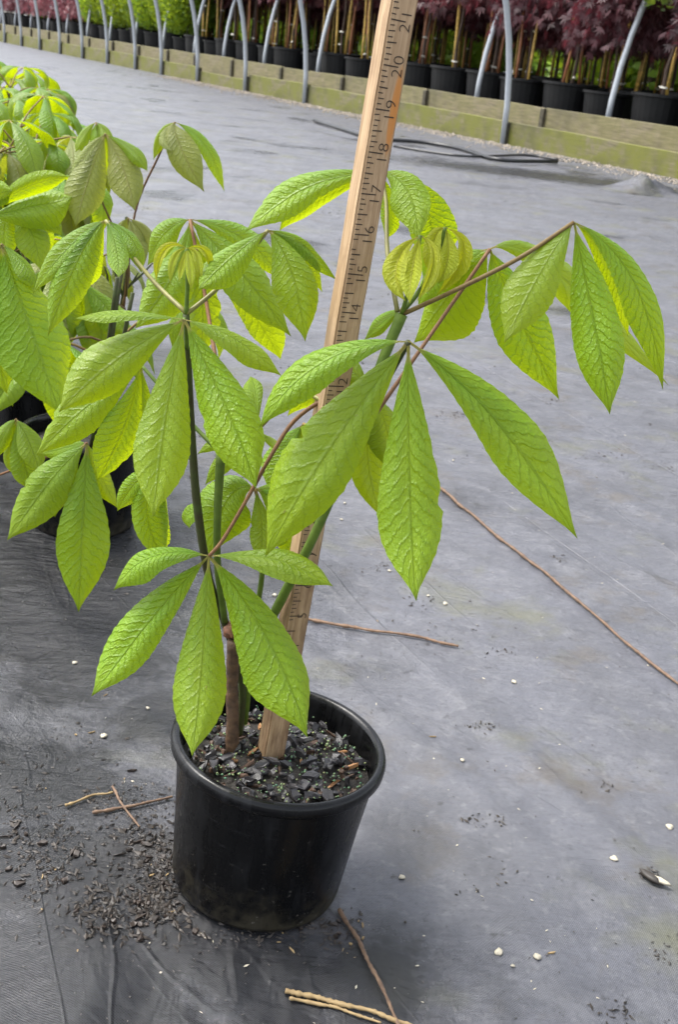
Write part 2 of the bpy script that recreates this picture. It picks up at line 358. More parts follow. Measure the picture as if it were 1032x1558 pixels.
# ------------------------------------------------------------------ leaflets
OUT = [(0, .045), (.055, .05), (.09, .12), (.18, .33), (.30, .58), (.43, .82), (.55, .96), (.64, 1.0), (.73, .92), (.81, .72), (.87, .50), (.92, .27), (.955, .12), (.98, .05), (1, 0)]
def outline(v):
    for (a, wa), (b, wb) in zip(OUT, OUT[1:]):
        if v <= b:
            s = (v - a) / (b - a); return wa + (wb - wa) * s
    return 0.0
def leaflet(parent, B, Mi, T, W, wdir, mat, nu=6, nv=36, fold=.20, seed=0, wav=.03, off=V((0, 0, 0)), curl=0.0):
    """blade along the curve B-Mi-T, half width W/2, wdir(tangent)->unit side vector"""
    rng = random.Random(seed)
    C = Mi * 2 - (B + T) * .5; L = (Mi - B).length + (T - Mi).length
    p1, p2, p3 = rng.random() * 6, rng.random() * 6, rng.random() * 6
    asy = rng.uniform(-.11, .11); twl = rng.uniform(-.45, .45); fold *= rng.uniform(.6, 1.5); wav *= rng.uniform(.7, 2.0); curl += rng.uniform(.30, .75); tipc = rng.uniform(-.05, .06)
    nick = [(rng.uniform(.3, .9), rng.choice((-1, 1)), rng.uniform(.06, .16)) for _ in range(rng.choice((0, 0, 1, 2)))]
    vs, uv, fs = [], [], []
    for j in range(nv + 1):
        v = j / nv
        p = B * (1 - v) ** 2 + C * (2 * v * (1 - v)) + T * v * v
        tg = (C - B) * (2 * (1 - v)) + (T - C) * (2 * v); tg.normalize()
        s = wdir(tg); nn = tg.cross(s).normalized()
        tw = twl * (v - .35); s = s * math.cos(tw) + nn * math.sin(tw); nn = tg.cross(s).normalized()
        hw = W * .5 * outline(v) * (1 + .035 * math.sin(v * 9 + p1))
        for i in range(-nu, nu + 1):
            u = i / nu; au = abs(u)
            hh = hw * (1 + (.03 if (abs(i) == nu and j % 2) else 0)) * (1 + asy * (1 if u > 0 else -1))
            for nv_, ns, nd_ in nick:
                if u * ns > .7 and abs(v - nv_) < .022: hh *= 1 - nd_
            ph = (v - .13 * au ** .85) * 17 + (.37 if u > 0 else 0)
            ridge = abs((ph % 1.0) - .5)
            z = fold * min(au, .5) * 1.6 * hw - curl * (au ** 2.2) * hw
            z += .0011 * (W / .04) * (-max(0, ridge - .28) * 3 + .2) * min(1, au * 3) * (1 - .5 * au) + .05 * hw * noise.noise(V((u * 2.2, v * 7, seed * 3.3)))
            z += wav * hw * au * math.sin(v * 15 + p2 + (2.2 if u > 0 else 0)) * 1.2 + .016 * L * math.sin(v * 6 + p3) * v + tipc * L * max(0, v - .7) * 2
            vs.append(p + s * (u * hh * (1 - .10 * fold * au)) + nn * z - off); uv.append((.5 + .5 * u, v))
    n = 2 * nu + 1
    for j in range(nv):
        for i in range(n - 1):
            a = j * n + i; fs.append((a, a + 1, a + n + 1, a + n))
    return link('leaflet', mesh('leaflet', vs, fs, True, uv), mat, parent)

LEAFN = [0]
def px_leaf(root, hub, pet, lf, mat='leaf', pmat='petiole', prad=.0013, nu=6, nv=36, off=V((0, 0, 0)), fold=.2, dd=1.0, curl=0.0):
    """hub (px,py,Y); pet = list of (px,py,Y) from stem to hub; lf = (mx,my,tx,ty,wpx,towards_cm,roll[,mat])"""
    Hb = onY(*hub)
    if pet:
        pts = [onY(*p) - off for p in pet] + [Hb - off]
    else:
        pts = [Hb - off + V((0, .012, -.012)), Hb - off]
    k = len(pts)
    par = tube('leaf_stalk', pts, [prad * (1.25 - .25 * i / (k - 1)) for i in range(k)], M[pmat], root, 8, 5 if k > 2 else 1)
    for it in lf:
        mx, my, tx, ty, wp, cm, roll = it[:7]
        mt = it[7] if len(it) > 7 else mat
        Y = hub[2]; d = cm * .01 * dd
        T = onY(tx, ty, Y - d); Mi = onY(mx, my, Y - d * .42)
        W = wp * pxsize(Mi) / max(.25, math.cos(math.radians(roll)))
        view = (Mi - CAM).normalized(); cr, sr = math.cos(math.radians(roll)), math.sin(math.radians(roll))
        def wd(tg, view=view, cr=cr, sr=sr):
            a = tg.cross(view)
            if a.length < .08: a = RT.copy()
            a.normalize(); b = tg.cross(a).normalized(); q = a * cr + b * sr
            return q
        LEAFN[0] += 1
        leaflet(par, Hb, Mi, T, W, wd, M[mt], nu, nv, fold, LEAFN[0], off=off, curl=curl)
    return par
def free_leaf(root, S, Hb, L, mat, rng, n=5, off=V((0, 0, 0)), droop=1.0, nu=3, nv=14, pmat='petiole', spread=1.0, wr=.36):
    """a palmate leaf on a stalk from S to Hb (world), leaflets hanging round the hub"""
    mid = (S + Hb) * .5 + V((0, 0, .012))
    par = tube('leaf_stalk', [S - off, mid - off, Hb - off], [.0019, .0016, .0014], M[pmat], root, 6, 3)
    d = Hb - S; az0 = math.atan2(d.y, d.x)
    for k in range(n):
        f = (k - (n - 1) / 2) / ((n - 1) / 2)
        az = az0 + f * 2.1 * spread + rng.uniform(-.2, .2)
        ll = L * (1 - .22 * abs(f)) * rng.uniform(.88, 1.08)
        e0 = -rng.uniform(.15, .6) * droop; e1 = -rng.uniform(.85, 1.35) * droop
        d0 = V((math.cos(az) * math.cos(e0), math.sin(az) * math.cos(e0), math.sin(e0)))
        d1 = V((math.cos(az) * math.cos(e1), math.sin(az) * math.cos(e1), math.sin(e1)))
        Mi = Hb + d0 * ll * .5; T = Mi + d1 * ll * .5; tw = rng.uniform(-.5, .5)
        side = V((-math.sin(az), math.cos(az), 0))
        def wd(tg, side=side, tw=tw):
            s = (side - tg * side.dot(tg)).normalized(); b = tg.cross(s)
            return s * math.cos(tw) + b * math.sin(tw)
        LEAFN[0] += 1
        leaflet(par, Hb, Mi, T, ll * wr, wd, mat, nu, nv, .3, LEAFN[0], off=off, wav=.05)
    return par

# ------------------------------------------------------------------ the ground
RIMZ = .133
POTC = gnd(427, 1124, RIMZ) - V((.0093, 0, 0)); PX, PY = POTC.x, POTC.y
TILT = math.tan(math.radians(4.0))
def axis(segs):
    a = [segs[0][0]]
    for x0, x1, st in segs:
        x = x0
        while x < x1 - 1e-6:
            st2 = st(x) if callable(st) else st
            x = min(x1, x + st2); a.append(x)
    return a
xs = axis([(-160, -12, 14), (-12, -3, .5), (-3, -1.0, .06), (-1.0, .9, .0085), (.9, 3, .05), (3, 12, .5), (12, 160, 14)])
ys = axis([(-20, 0, 2), (0, .3, .1), (.3, 1.7, .0085), (1.7, 4, .025), (4, 12, .09), (12, 40, .8), (40, 320, 20)])
def hgt(x, y):
    z = 0.0
    if abs(x) < 4 and 0 < y < 14:
        fade = max(0, min(1, (14 - y) / 5)) * max(0, min(1, (4 - abs(x))))
        # long diagonal folds running away from the pot
        q = x * .80 + y * .60
        f = noise.noise(V((q * 9, (y * .8 - x * .6) * 1.1, 3.1)))
        z += .0032 * max(0, 1 - abs(f) * 3.2) * fade
        z += .0060 * noise.noise(V((x * 2.2, y * 1.6, 0))) * fade
        # cross ripples further off
        k = max(0, min(1, (y - 1.0) / .8)) * fade
        z += .0028 * k * max(0, 1 - 2.2 * abs(noise.noise(V((x * 3.0 + y, y * 11, 5)))))
        # deep soft folds of the wet cloth in front left of the pot
        k2 = max(0, min(1, (.74 - y) / .12)) * max(0, min(1, (.12 - x) / .1)) * max(0, min(1, (x + .45) / .1))
        z += .013 * k2 * (noise.noise(V((x * 17 + y * 5, y * 5, 9))) + .35 * noise.noise(V((x * 34, y * 12, 2))))
        z += .0010 * noise.noise(V((x * 45, y * 30, 1))) * (1 if y < 2.5 else 0)
    r = math.hypot(x - PX, y - PY)
    wdw = max(0, min(1, (.24 - r) / .14)); wdw = wdw * wdw * (3 - 2 * wdw)
    flat = max(0, min(1, (.11 - r) / .03))
    return z * (1 - flat) - TILT * (x - PX) * wdw
vs = [(x, y, hgt(x, y)) for y in ys for x in xs]; nx = len(xs)
fs = [(j * nx + i, j * nx + i + 1, (j + 1) * nx + i + 1, (j + 1) * nx + i) for j in range(len(ys) - 1) for i in range(nx - 1)]
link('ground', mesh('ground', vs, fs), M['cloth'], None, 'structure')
def gp(px, py, up=0.0):
    p = gnd(px, py)
    for _ in range(3): p = gnd(px, py, hgt(p.x, p.y) + up)
    return p

# ------------------------------------------------------------------ hoop-house edge: boards, pipes, terrace
A = gnd(1032, 273); Bp = gnd(378, 140)
LD = (Bp - A); LD.z = 0; LD.normalize(); LN = V((LD.y, -LD.x, 0))
if LN.y < 0: LN = -LN
def line_s(px):
    """distance along the board line at which its foot projects to column px"""
    lo, hi = -6.0, 60.0
    for _ in range(50):
        mid = (lo + hi) / 2
        if proj(A + LD * mid)[0] > px: lo = mid
        else: hi = mid
    return lo
S0 = line_s(772); SP = (line_s(378) - line_s(772)) / 3.0
BH, BT = .20, .04
ROT = math.atan2(LD.y, LD.x)
def box_mesh(name, l, th, h, bev=.004, seed=0, wob=0.0):
    bm = bmesh.new(); bmesh.ops.create_cube(bm, size=1)
    for v in bm.verts: v.co = V((v.co.x * l, v.co.y * th, v.co.z * h))
    bmesh.ops.bevel(bm, geom=bm.edges[:], offset=bev, segments=1, affect='EDGES')
    if wob:
        bmesh.ops.subdivide_edges(bm, edges=[e for e in bm.edges if abs((e.verts[0].co - e.verts[1].co).x) > l * .5], cuts=8)
        for v in bm.verts:
            v.co.z += wob * noise.noise(V((v.co.x * 1.5, seed, 0))); v.co.y += wob * noise.noise(V((v.co.x * 1.2, seed, 7)))
    me = bpy.data.meshes.new(name); bm.to_mesh(me); bm.free(); return me
HOOPS = [S0 + d for d in (-6.6, -4.5, -2.4, 0.0)] + [line_s(q) for q in (594, 469, 378, 305, 250, 210)]
HOOPS += [HOOPS[-1] + 1.35 * k for k in range(1, 14)]
def edging(off, top, hgt_, mat, label, cut, seed):
    base = A + LD * HOOPS[0] + LN * off
    root = empty('timber_edging', base, label, 'edging')
    root.rotation_euler = (0, 0, ROT)
    for k in range(len(HOOPS) - 1):
        gap = HOOPS[k + 1] - HOOPS[k]; l = gap - .03; x = (HOOPS[k] - HOOPS[0]) + gap / 2 + cut
        me = box_mesh('plank', l, BT, hgt_, .004, seed + k, .008)
        o = link('plank', me, mat, root)
        dz = random.uniform(-.012, .012)
        if off == 0 and k in (6,): dz -= .05
        o.location = (x, random.uniform(-.006, .006), top - hgt_ / 2 + dz); o.rotation_euler = (0, random.uniform(-.006, .006), random.uniform(-.004, .004))
        me2 = box_mesh('post', .055, .05, hgt_ * .95, .003)
        q = link('post', me2, M['post'], root); q.location = (x - gap / 2, .028, top - hgt_ / 2 - .012)
    return root
edging(0.0, BH, BH + .03, M['timber'], 'mossy low timber board wall between the grey cloth floor and the gutter', 0.0, 1)
edging(.62, .335, .26, M['timber_grey'], 'weathered grey timber board wall in front of the rows of black tree pots', .3, 50)
# terrace behind the second board
q0 = A + LD * (HOOPS[0] - 6) + LN * .66; q1 = A + LD * 70 + LN * .66
tv = [q0, q1, q1 + LN * 60 + LD * 60, q0 + LN * 60 - LD * 30]
link('terrace_ground', mesh('terrace_ground', [(p.x, p.y, .15) for p in tv], [(0, 1, 2, 3)], False), M['cloth'], None, 'structure')
# gutter floor between the boards
g0, g1 = A + LD * (HOOPS[0] - 2) + LN * .03, A + LD * HOOPS[-1] + LN * .03
gg = [g0, g1, g1 + LN * .56, g0 + LN * .56]
link('gutter_floor', mesh('gutter_floor', [(p.x, p.y, .03) for p in gg], [(0, 1, 2, 3)], False), M['gravel'], None, 'structure')
# hoops: this house's lean towards the camera side, the next house's lean away
def hoop_mesh(sign):
    pts = []
    Wd, Hh = 6.4, 3.1
    for i in range(22):
        s = i / 21 * math.pi * .55
        ex = Wd / 2 * (1 - math.cos(s)); z = Hh * math.sin(s) ** .92
        pts.append(V((0, sign * ex, z)))
    vs, fs = tube_data(pts, [.027] * len(pts), 10, 1)
    return mesh('hoop', vs, fs)
hm1, hm2 = hoop_mesh(-1), hoop_mesh(1)
NLOC = V((math.cos(ROT) * 0 - math.sin(ROT), math.cos(ROT), 0))
sgn = 1 if NLOC.dot(LN) > 0 else -1
for k, s in enumerate(HOOPS):
    b = A + LD * s + LN * (-.05)
    o = link('hoop_pipe', hm1 if sgn > 0 else hm2, M['pipe']); o.location = (b.x, b.y, 0.0); o.rotation_euler = (0, 0, ROT)
    tag(o, 'grey metal hoop pipe rising from the mossy timber board beside the cloth floor', 'pipe', 'hoop pipes of the near frame')
    b = A + LD * (s + (line_s(815) - line_s(772))) + LN * .74
    o = link('hoop_pipe', hm2 if sgn > 0 else hm1, M['pipe']); o.location = (b.x, b.y, .15); o.rotation_euler = (0, 0, ROT)
    tag(o, 'grey metal hoop pipe leaning away over the black tree pots', 'pipe', 'hoop pipes of the far frame')

# ------------------------------------------------------------------ potted trees on the terrace
PR, PHT = .27, .40
vs, fs = lathe('p', [(.0, .004), (PR * .80, .0), (PR * .93, PHT * .93), (PR * 1.0, PHT * .94), (PR * 1.0, PHT), (PR * .95, PHT), (PR * .92, PHT - .05), (.0, PHT - .05)], 28)
pot_far = mesh('pot', vs, fs, False); pot_far.materials.append(M['pot_far'])
vs, fs = lathe('s', [(.0, PHT - .035), (PR * .5, PHT - .04), (PR * .915, PHT - .046)], 20)
soil_far = mesh('potting_mix', vs, fs); soil_far.materials.append(M['soil'])
def crown_mesh(seed, z0, z1, rad, n, leaf, weep=True):
    rng = random.Random(seed); vs, fs = [], []
    for _ in range(n):
        a = rng.random() * 6.2832; h = rng.random() ** .8
        rr = rad * (math.sqrt(max(0, 1 - (h * .95) ** 2)) if weep else (math.sin(math.pi * (.12 + .83 * h)) ** .6)) * (rng.random() ** .35)
        lump = 1 + .30 * noise.noise(V((math.cos(a) * 1.8, math.sin(a) * 1.8, h * 3 + seed)))
        zz = z0 + (z1 - z0) * h + (0 if not weep else -.18 * rng.random() * (rr / rad) ** 2) + .10 * (lump - 1)
        c = V((rr * lump * math.cos(a), rr * lump * math.sin(a), zz))
        base = rng.random() * 6.28; tilt = rng.uniform(-.5, .3)
        out = V((math.cos(a), math.sin(a), 0)); dn = (out * .5 + V((0, 0, -1 if weep else .2)) + V((rng.uniform(-.5, .5), rng.uniform(-.5, .5), rng.uniform(-.3, .3)))).normalized()
        sd_ = dn.cross(V((rng.uniform(-1, 1), rng.uniform(-1, 1), rng.uniform(-.4, .4)))).normalized()
        k = 5 if weep else 1
        for q in range(k):
            an = (q - (k - 1) / 2) * .55 + rng.uniform(-.1, .1)
            d = dn * math.cos(an) + sd_ * math.sin(an); sdd = sd_ * math.cos(an) - dn * math.sin(an)
            l = leaf * rng.uniform(.7, 1.2) * (1 - .25 * abs(an)); wd = l * (.10 if weep else .28)
            i = len(vs); vs += [c, c + d * l * .5 + sdd * wd, c + d * l, c + d * l * .5 - sdd * wd]; fs.append((i, i + 1, i + 2, i + 3))
    return mesh('crown', vs, fs, False)
CR = {'purple': [crown_mesh(s, .98, 1.75, .62, 2600, .10) for s in (1, 2, 3)],
      'pink': [crown_mesh(s, .62, 1.45, .50, 2000, .10) for s in (11, 12)],
      'lime': [crown_mesh(s, .42, 1.6, .46, 5200, .075, False) for s in (21, 22, 23)],
      'green': [crown_mesh(s, .95, 1.9, .50, 2400, .09, False) for s in (31, 32)]}
for k, l in CR.items():
    for me in l: me.materials.append(M[k])
def pole_mesh(name, pts, r, mat, n=7, jit=.15):
    vs, fs = tube_data([V(p) for p in pts], r, n, 2, jit); me = mesh(name, vs, fs); me.materials.append(mat); return me
TRUNKS = [pole_mesh('trunk', [(0, 0, PHT - .06), (.012 * s, .008, .6), (-.01 * s, .01, .85), (.015, .0, 1.25), (.0, .02, 1.6)], [.019, .016, .015, .012, .006], M['trunk']) for s in (1, -1, 2)]
CANES = [pole_mesh('cane', [(.045 * s, .02, PHT - .06), (.03 * s, .02, .9), (.06 * s, .03, 1.7)], [.0145, .0135, .011], M['cane' if s != 2 else 'cane_red'], 6, .06) for s in (1, -1, 2)]
tb = bmesh.new(); bmesh.ops.create_icosphere(tb, subdivisions=1, radius=.024)
for v in tb.verts: v.co = V((v.co.x * 1.6, v.co.y, v.co.z * .55)); v.co *= random.uniform(.7, 1.2)
TIE = bpy.data.meshes.new('tie'); tb.to_mesh(TIE); tb.free(); TIE.materials.append(M['tie'])
GLAB = {'purple': ('purple weeping maple staked in a black pot behind the timber boards', 'purple weeping maples in pots'),
        'pink': ('low pinkish red maple in a black pot beyond the far boards', 'pinkish maples in pots'),
        'lime': ('bushy bright green shrub in a black pot behind the timber boards', 'green shrubs in pots'),
        'green': ('staked green leaved tree in a black pot behind the timber boards', 'staked green trees in pots')}
rng = random.Random(5)
for row in range(5):
    s = line_s(1200) - row * .2
    end = 26.0 if row < 2 else (18 if row < 4 else 14)
    while s < end:
        off = 1.10 + row * .78 + rng.uniform(-.05, .05)
        p = A + LD * s + LN * off
        px = proj(V((p.x, p.y, .5)))[0]
        if px < -60: break
        if px > 1190: s += .62; continue
        kind = 'pink' if px < 150 else ('lime' if px < 292 else ('purple' if rng.random() < (.72 if px > 560 else .4) else 'green'))
        if row >= 2 and kind == 'lime' and rng.random() < .3: kind = 'green'
        lab, grp = GLAB[kind]
        if row == 0: lab, grp = lab.replace('behind the timber boards', 'right against the timber boards'), grp + ' along the boards'; lab = lab.replace('beyond the far boards', 'right against the boards')
        else: lab = lab.replace('behind the timber boards', 'behind the first row of pots')
        r = empty('potted_tree', (p.x, p.y, .15), lab, 'potted tree', grp, rng.random() * 6.28)
        sc_ = rng.uniform(.92, 1.08); r.scale = (sc_, sc_, sc_)
        pt = link('pot', pot_far, None, r); link('potting_mix', soil_far, None, pt)
        link('trunk', rng.choice(TRUNKS), None, r)
        if kind in ('purple', 'green'):
            for c_ in range(rng.choice((1, 2, 3))):
                cn = link('cane', rng.choice(CANES), None, r); cn.rotation_euler = (rng.uniform(-.06, .06), rng.uniform(-.06, .06), rng.random() * 6.28)
            tt = link('tie', TIE, None, r); tt.location = (.02, .01, rng.uniform(.44, .5)); tt.rotation_euler = (0, 0, rng.random() * 6)
            if rng.random() < .5:
                tt = link('tie', TIE, None, r); tt.location = (.02, .01, rng.uniform(.6, .9))
        cr = link('crown', rng.choice(CR[kind]), None, r); cr.rotation_euler = (0, 0, rng.random() * 6.28)
        if kind == 'purple': cr.location = (rng.uniform(-.1, .1), rng.uniform(-.1, .1), rng.uniform(-.16, .22)); k3 = rng.uniform(.75, 1.15); cr.scale = (k3, k3 * rng.uniform(.85, 1.1), 1)
        if kind == 'green': cr.location = (0, 0, rng.uniform(.1, .3))
        s += rng.uniform(.60, .70)
# sunlit trees beyond the terrace
def tree_mesh(seed):
    return crown_mesh(seed, -.1, 4.2, 1.9, 9000, .24, False)
TC = [tree_mesh(s) for s in (41, 42)]
for me in TC: me.materials.append(M['lime'])
TC2 = tree_mesh(43); TC2.materials.append(M['green'])
TT = pole_mesh('trunk', [(0, 0, -.1), (.05, 0, 1.0), (-.05, .05, 2.2), (.1, 0, 3.6)], [.13, .11, .08, .03], M['trunk'])
for k in range(24):
    s = -4 + k * 2.1; p = A + LD * s + LN * (7.6 + (k % 3) * 1.3)
    r = empty('background_tree', (p.x, p.y, .15), 'leafy yellow green tree far behind the rows of tree pots', 'tree', 'trees beyond the tree pots', k * 1.3)
    link('trunk', TT, None, r); link('crown', (TC + [TC2])[k % 3], None, r)

# ------------------------------------------------------------------ the main potted buckeye
Y0 = PY
root = empty('potted_buckeye', (PX, PY, 0), 'young buckeye with large palmate green leaves in the black pot that holds the ruler stake', 'potted plant')
PO = V((PX, PY, 0))
R1, R0 = .0785, .0675
HP = RIMZ
prof = [(0, .003), (R0 - .004, .003), (R0, .0045), (R0 + .001, .008), (R0 + (R1 - R0) * .55, HP * .55), (R1 - .0004, HP - .014), (R1, HP - .0125),
        (R1 + .0035, HP - .0120), (R1 + .0052, HP - .0095), (R1 + .0056, HP - .0050), (R1 + .0045, HP - .0015), (R1 + .0018, HP), (R1 - .0010, HP - .0008), (R1 - .0028, HP - .004),
        (R1 - .0032, HP - .012), (R1 - .0040, HP - .030), (R1 - .0052, HP - .045)]
def pot_parts(parent, tilt=0.0, lo=72):
    k = 6
    vs, fs = lathe('pot', prof[:k + 1], lo); a = link('pot', mesh('pot', vs, fs), M['pot'], parent)
    vs, fs = lathe('rim', prof[k:], lo); b = link('rim', mesh('rim', vs, fs), M['pot'], a)
    a.rotation_euler = (0, tilt, 0)
    return a
pot = pot_parts(root, math.radians(4.0), 96)
for k, v in enumerate(pot.data.vertices):       # a hand-worn pot is never a perfect circle
    a = math.atan2(v.co.y, v.co.x); f = 1 + .004 * math.sin(2 * a + 1) * v.co.z / HP
    v.co.x *= f; v.co.y *= f
SOILZ = HP - .022
rng = random.Random(3)
vs, fs = [], []
NR, NA = 16, 48
for i in range(NR + 1):
    r = (R1 - .0042) * i / NR
    for k in range(NA):
        a = 6.28318 * k / NA; x, y = r * math.cos(a), r * math.sin(a)
        vs.append((x, y, SOILZ + .004 * noise.noise(V((x * 50, y * 50, 0))) - .003 * (i / NR) ** 3))
for i in range(NR):
    for k in range(NA): fs.append((i * NA + k, i * NA + (k + 1) % NA, (i + 1) * NA + (k + 1) % NA, (i + 1) * NA + k))
link('potting_mix', mesh('potting_mix', vs, fs), M['soil'], pot)
def chip_mesh(seed, l, wd, th):
    rr = random.Random(seed); n = 6; th *= 1.4; vs, fs = [], []
    ang = sorted(6.283 * (k + rr.uniform(-.3, .3)) / n for k in range(n))
    rad = [rr.uniform(.55, 1.15) for _ in range(n)]
    for zz, sc_ in ((-th / 2, .85), (th * .3, 1.0), (th / 2, .8)):
        for a, r in zip(ang, rad): vs.append((l / 2 * math.cos(a) * r * sc_, wd / 2 * math.sin(a) * r * sc_, zz + rr.uniform(-.35, .35) * th))
    for q in range(2):
        for k in range(n): fs.append((q * n + k, q * n + (k + 1) % n, (q + 1) * n + (k + 1) % n, (q + 1) * n + k))
    fs.append(tuple(range(n - 1, -1, -1))); fs.append(tuple(2 * n + k for k in range(n)))
    return mesh('bark_chip', vs, fs, False)
CH = [chip_mesh(s, *d) for s, d in enumerate([(.016, .009, .003), (.013, .010, .0035), (.020, .007, .003), (.011, .008, .004), (.015, .012, .003), (.009, .007, .003), (.018, .011, .004)])]
for me in CH: me.materials.append(M['chip'])
CT = [chip_mesh(60 + s, *d) for s, d in enumerate([(.017, .004, .002), (.010, .006, .002), (.022, .004, .002)])]
for me in CT: me.materials.append(M['chip_tan'])
CB = [chip_mesh(80 + s, *d) for s, d in enumerate([(.024, .0035, .002), (.012, .007, .003), (.008, .006, .003), (.030, .0022, .0018), (.006, .005, .003)])]
for me in CB: me.materials.append(M['chip_brown'])
for i in range(285):
    tan = i % 24 == 0
    r = (R1 - .010) * math.sqrt(rng.random()); a = rng.random() * 6.283; lay = i / 285
    o = link('bark_chip', rng.choice(CT if tan else (CB if i % 4 == 1 else CH)), None, pot)
    o.location = (r * math.cos(a), r * math.sin(a), SOILZ + .0015 + .006 * lay * (1 - (r / R1) ** 3))
    o.rotation_euler = (rng.gauss(0, .38), rng.gauss(0, .38), rng.random() * 6.28)
    s1 = rng.uniform(.35, 1.1); o.scale = (s1, s1 * rng.uniform(.7, 1.2), s1)
vs, fs = [], []
for i in range(560):
    r = (R1 - .008) * math.sqrt(rng.random()); a = rng.random() * 6.283
    c = V((r * math.cos(a), r * math.sin(a), SOILZ + rng.uniform(.002, .0075))); q = rng.uniform(.0004, .0014) * (1.3 if rng.random() < .15 else 1); b = len(vs)
    for d in ((1, 0, 0), (-1, 0, 0), (0, 1, 0), (0, -1, 0), (0, 0, 1), (0, 0, -1)): vs.append(c + V(d) * q)
    for f in ((0, 2, 4), (2, 1, 4), (1, 3, 4), (3, 0, 4), (2, 0, 5), (1, 2, 5), (3, 1, 5), (0, 3, 5)): fs.append(tuple(b + k for k in f))
link('fertiliser_grains', mesh('fertiliser_grains', vs, fs), M['prill'], pot, 'stuff')

def S(*p): return [onY(*q) - PO for q in p]
# woody stump and shoots
st0 = gnd(352, 1146, SOILZ)
YS = st0.y
tube('stump', S((352, 1152, YS), (354, 1100, YS), (353, 1040, YS), (357, 975, YS - .004)), [.0062, .0050, .0048, .0056], M['bark'], root, 12, 8, .05)
tube('cut_end', S((349, 990, YS), (362, 984, YS), (366, 968, YS), (352, 958, YS), (346, 968, YS)), [.0042, .0068, .0056, .0066, .0036], M['cut'], root, 8, 4, .2)
tube('shoot', S((364, 1120, YS + .01), (368, 1040, YS + .01), (345, 955, YS + .005), (318, 880, YS - .005), (300, 770, YS - .01), (291, 650, YS - .015), (283, 478, YS - .02)),
     [.0028, .0029, .0032, .0029, .0031, .0026, .0022], M['stem_dark'], root, 10, 6)
tube('shoot', S((342, 945, YS), (331, 860, YS - .01), (331, 780, YS - .015), (336, 690, YS - .015)), [.0026, .0027, .0028, .0034], M['stem_green'], root, 10, 6)
tube('shoot', S((372, 1100, YS + .02), (385, 1000, YS + .015), (425, 918, YS - .012), (478, 815, YS - .035), (535, 680, YS - .03), (580, 555, YS - .025), (612, 478, YS - .02)),
     [.0027, .0030, .0036, .0033, .0037, .0034, .0040], M['stem_green'], root, 10, 6)
tube('shoot', S((366, 1090, YS + .016), (376, 1000, YS + .018), (397, 890, YS + .02), (403, 790, YS + .02)), [.0022, .0022, .0022, .0018], M['stem_green'], root, 8, 6)
def L(hub, pet, lf, **k): return px_leaf(root, hub, pet, lf, off=PO, **k)
y = YS
# 1 lowest front leaf
L((318, 846, y - .055), [(562, 600, y - .028), (500, 606, y - .01), (448, 640, y - .015), (412, 694, y - .03), (381, 750, y - .035), (340, 820, y - .05)],
  [(235, 846, 168, 897, 44, 1, 45), (222, 950, 140, 1060, 74, 4, 14), (306, 1005, 292, 1151, 80, 7, 0), (408, 975, 463, 1123, 98, 5, -12), (418, 853, 506, 894, 46, 2, -45)], pmat='petiole_red')
# 2 big leaf right of the stake
L((622, 520, y - .085), [(535, 672, y - .04), (585, 585, y - .065)],
  [(495, 548, 394, 652, 56, 2, 38), (508, 672, 400, 848, 110, 4, 10), (622, 725, 632, 916, 100, 6, 0), (765, 650, 876, 820, 88, 2, -14), (735, 605, 800, 690, 30, 0, -30)], pmat='stem_dark', prad=.0019)
# 3 left leaf
L((280, 486, y - .05), [(284, 530, y - .022), (283, 500, y - .03)],
  [(190, 478, 112, 484, 17, 1, 55), (180, 545, 88, 628, 76, 3, 15), (250, 640, 232, 788, 84, 6, 0), (338, 610, 391, 742, 88, 5, -10), (355, 515, 428, 573, 34, 0, -40)], pmat='stem_green')
# 4 behind it
L((215, 556, y + .02), [(336, 690, y - .015), (292, 645, y + .0), (245, 590, y + .01)],
  [(140, 610, 52, 694, 64, 2, 20), (188, 650, 148, 735, 62, 1, -25), (215, 640, 205, 720, 40, -2, 40)], pmat='stem_green')
# 7 / 8 petioles from the left node
L((160, 335, y + .02), [(283, 476, y - .02), (235, 430, y), (190, 375, y + .015)],
  [(108, 372, 48, 448, 36, 1, 35), (118, 395, 72, 512, 60, 2, 10), (140, 395, 130, 440, 34, -3, 20), (175, 375, 180, 425, 34, 4, 0), (200, 365, 217, 415, 26, 1, -40)], pmat='petiole_olive', mat='leaf_far')
L((408, 350, y + .0), [(283, 478, y - .02), (335, 435, y - .01), (385, 378, y)],
  [(350, 392, 302, 440, 54, 4, 22), (444, 415, 464, 520, 68, 2, -5), (458, 388, 488, 444, 34, -2, -20), (462, 374, 512, 428, 26, -3, -45)], pmat='petiole_olive')
# 6 unfolding leaf at the left tip
L((284, 378, y - .02), [(283, 478, y - .02), (285, 430, y - .02)],
  [(252, 380, 237, 430, 15, 1, 30), (266, 392, 258, 432, 13, 2, 10), (277, 402, 272, 430, 11, 2, 0), (288, 402, 291, 444, 15, 2, 0), (300, 392, 304, 440, 16, 1, 20), (310, 382, 322, 416, 14, 0, -20)], mat='leaf_young', pmat='stem_green', nv=22, fold=.6, curl=-.55)
# 10 leaf behind the left tip
L((289, 334, y + .12), [(330, 560, y + .06), (312, 450, y + .10)],
  [(250, 355, 222, 405, 44, -2, 25), (262, 420, 205, 500, 70, 2, 15), (308, 450, 302, 548, 50, 0, 0), (368, 362, 432, 430, 40, -3, -30), (358, 405, 444, 512, 66, 1, -18), (380, 470, 427, 548, 52, -3, 30)], mat='leaf_far', pmat='petiole_red')
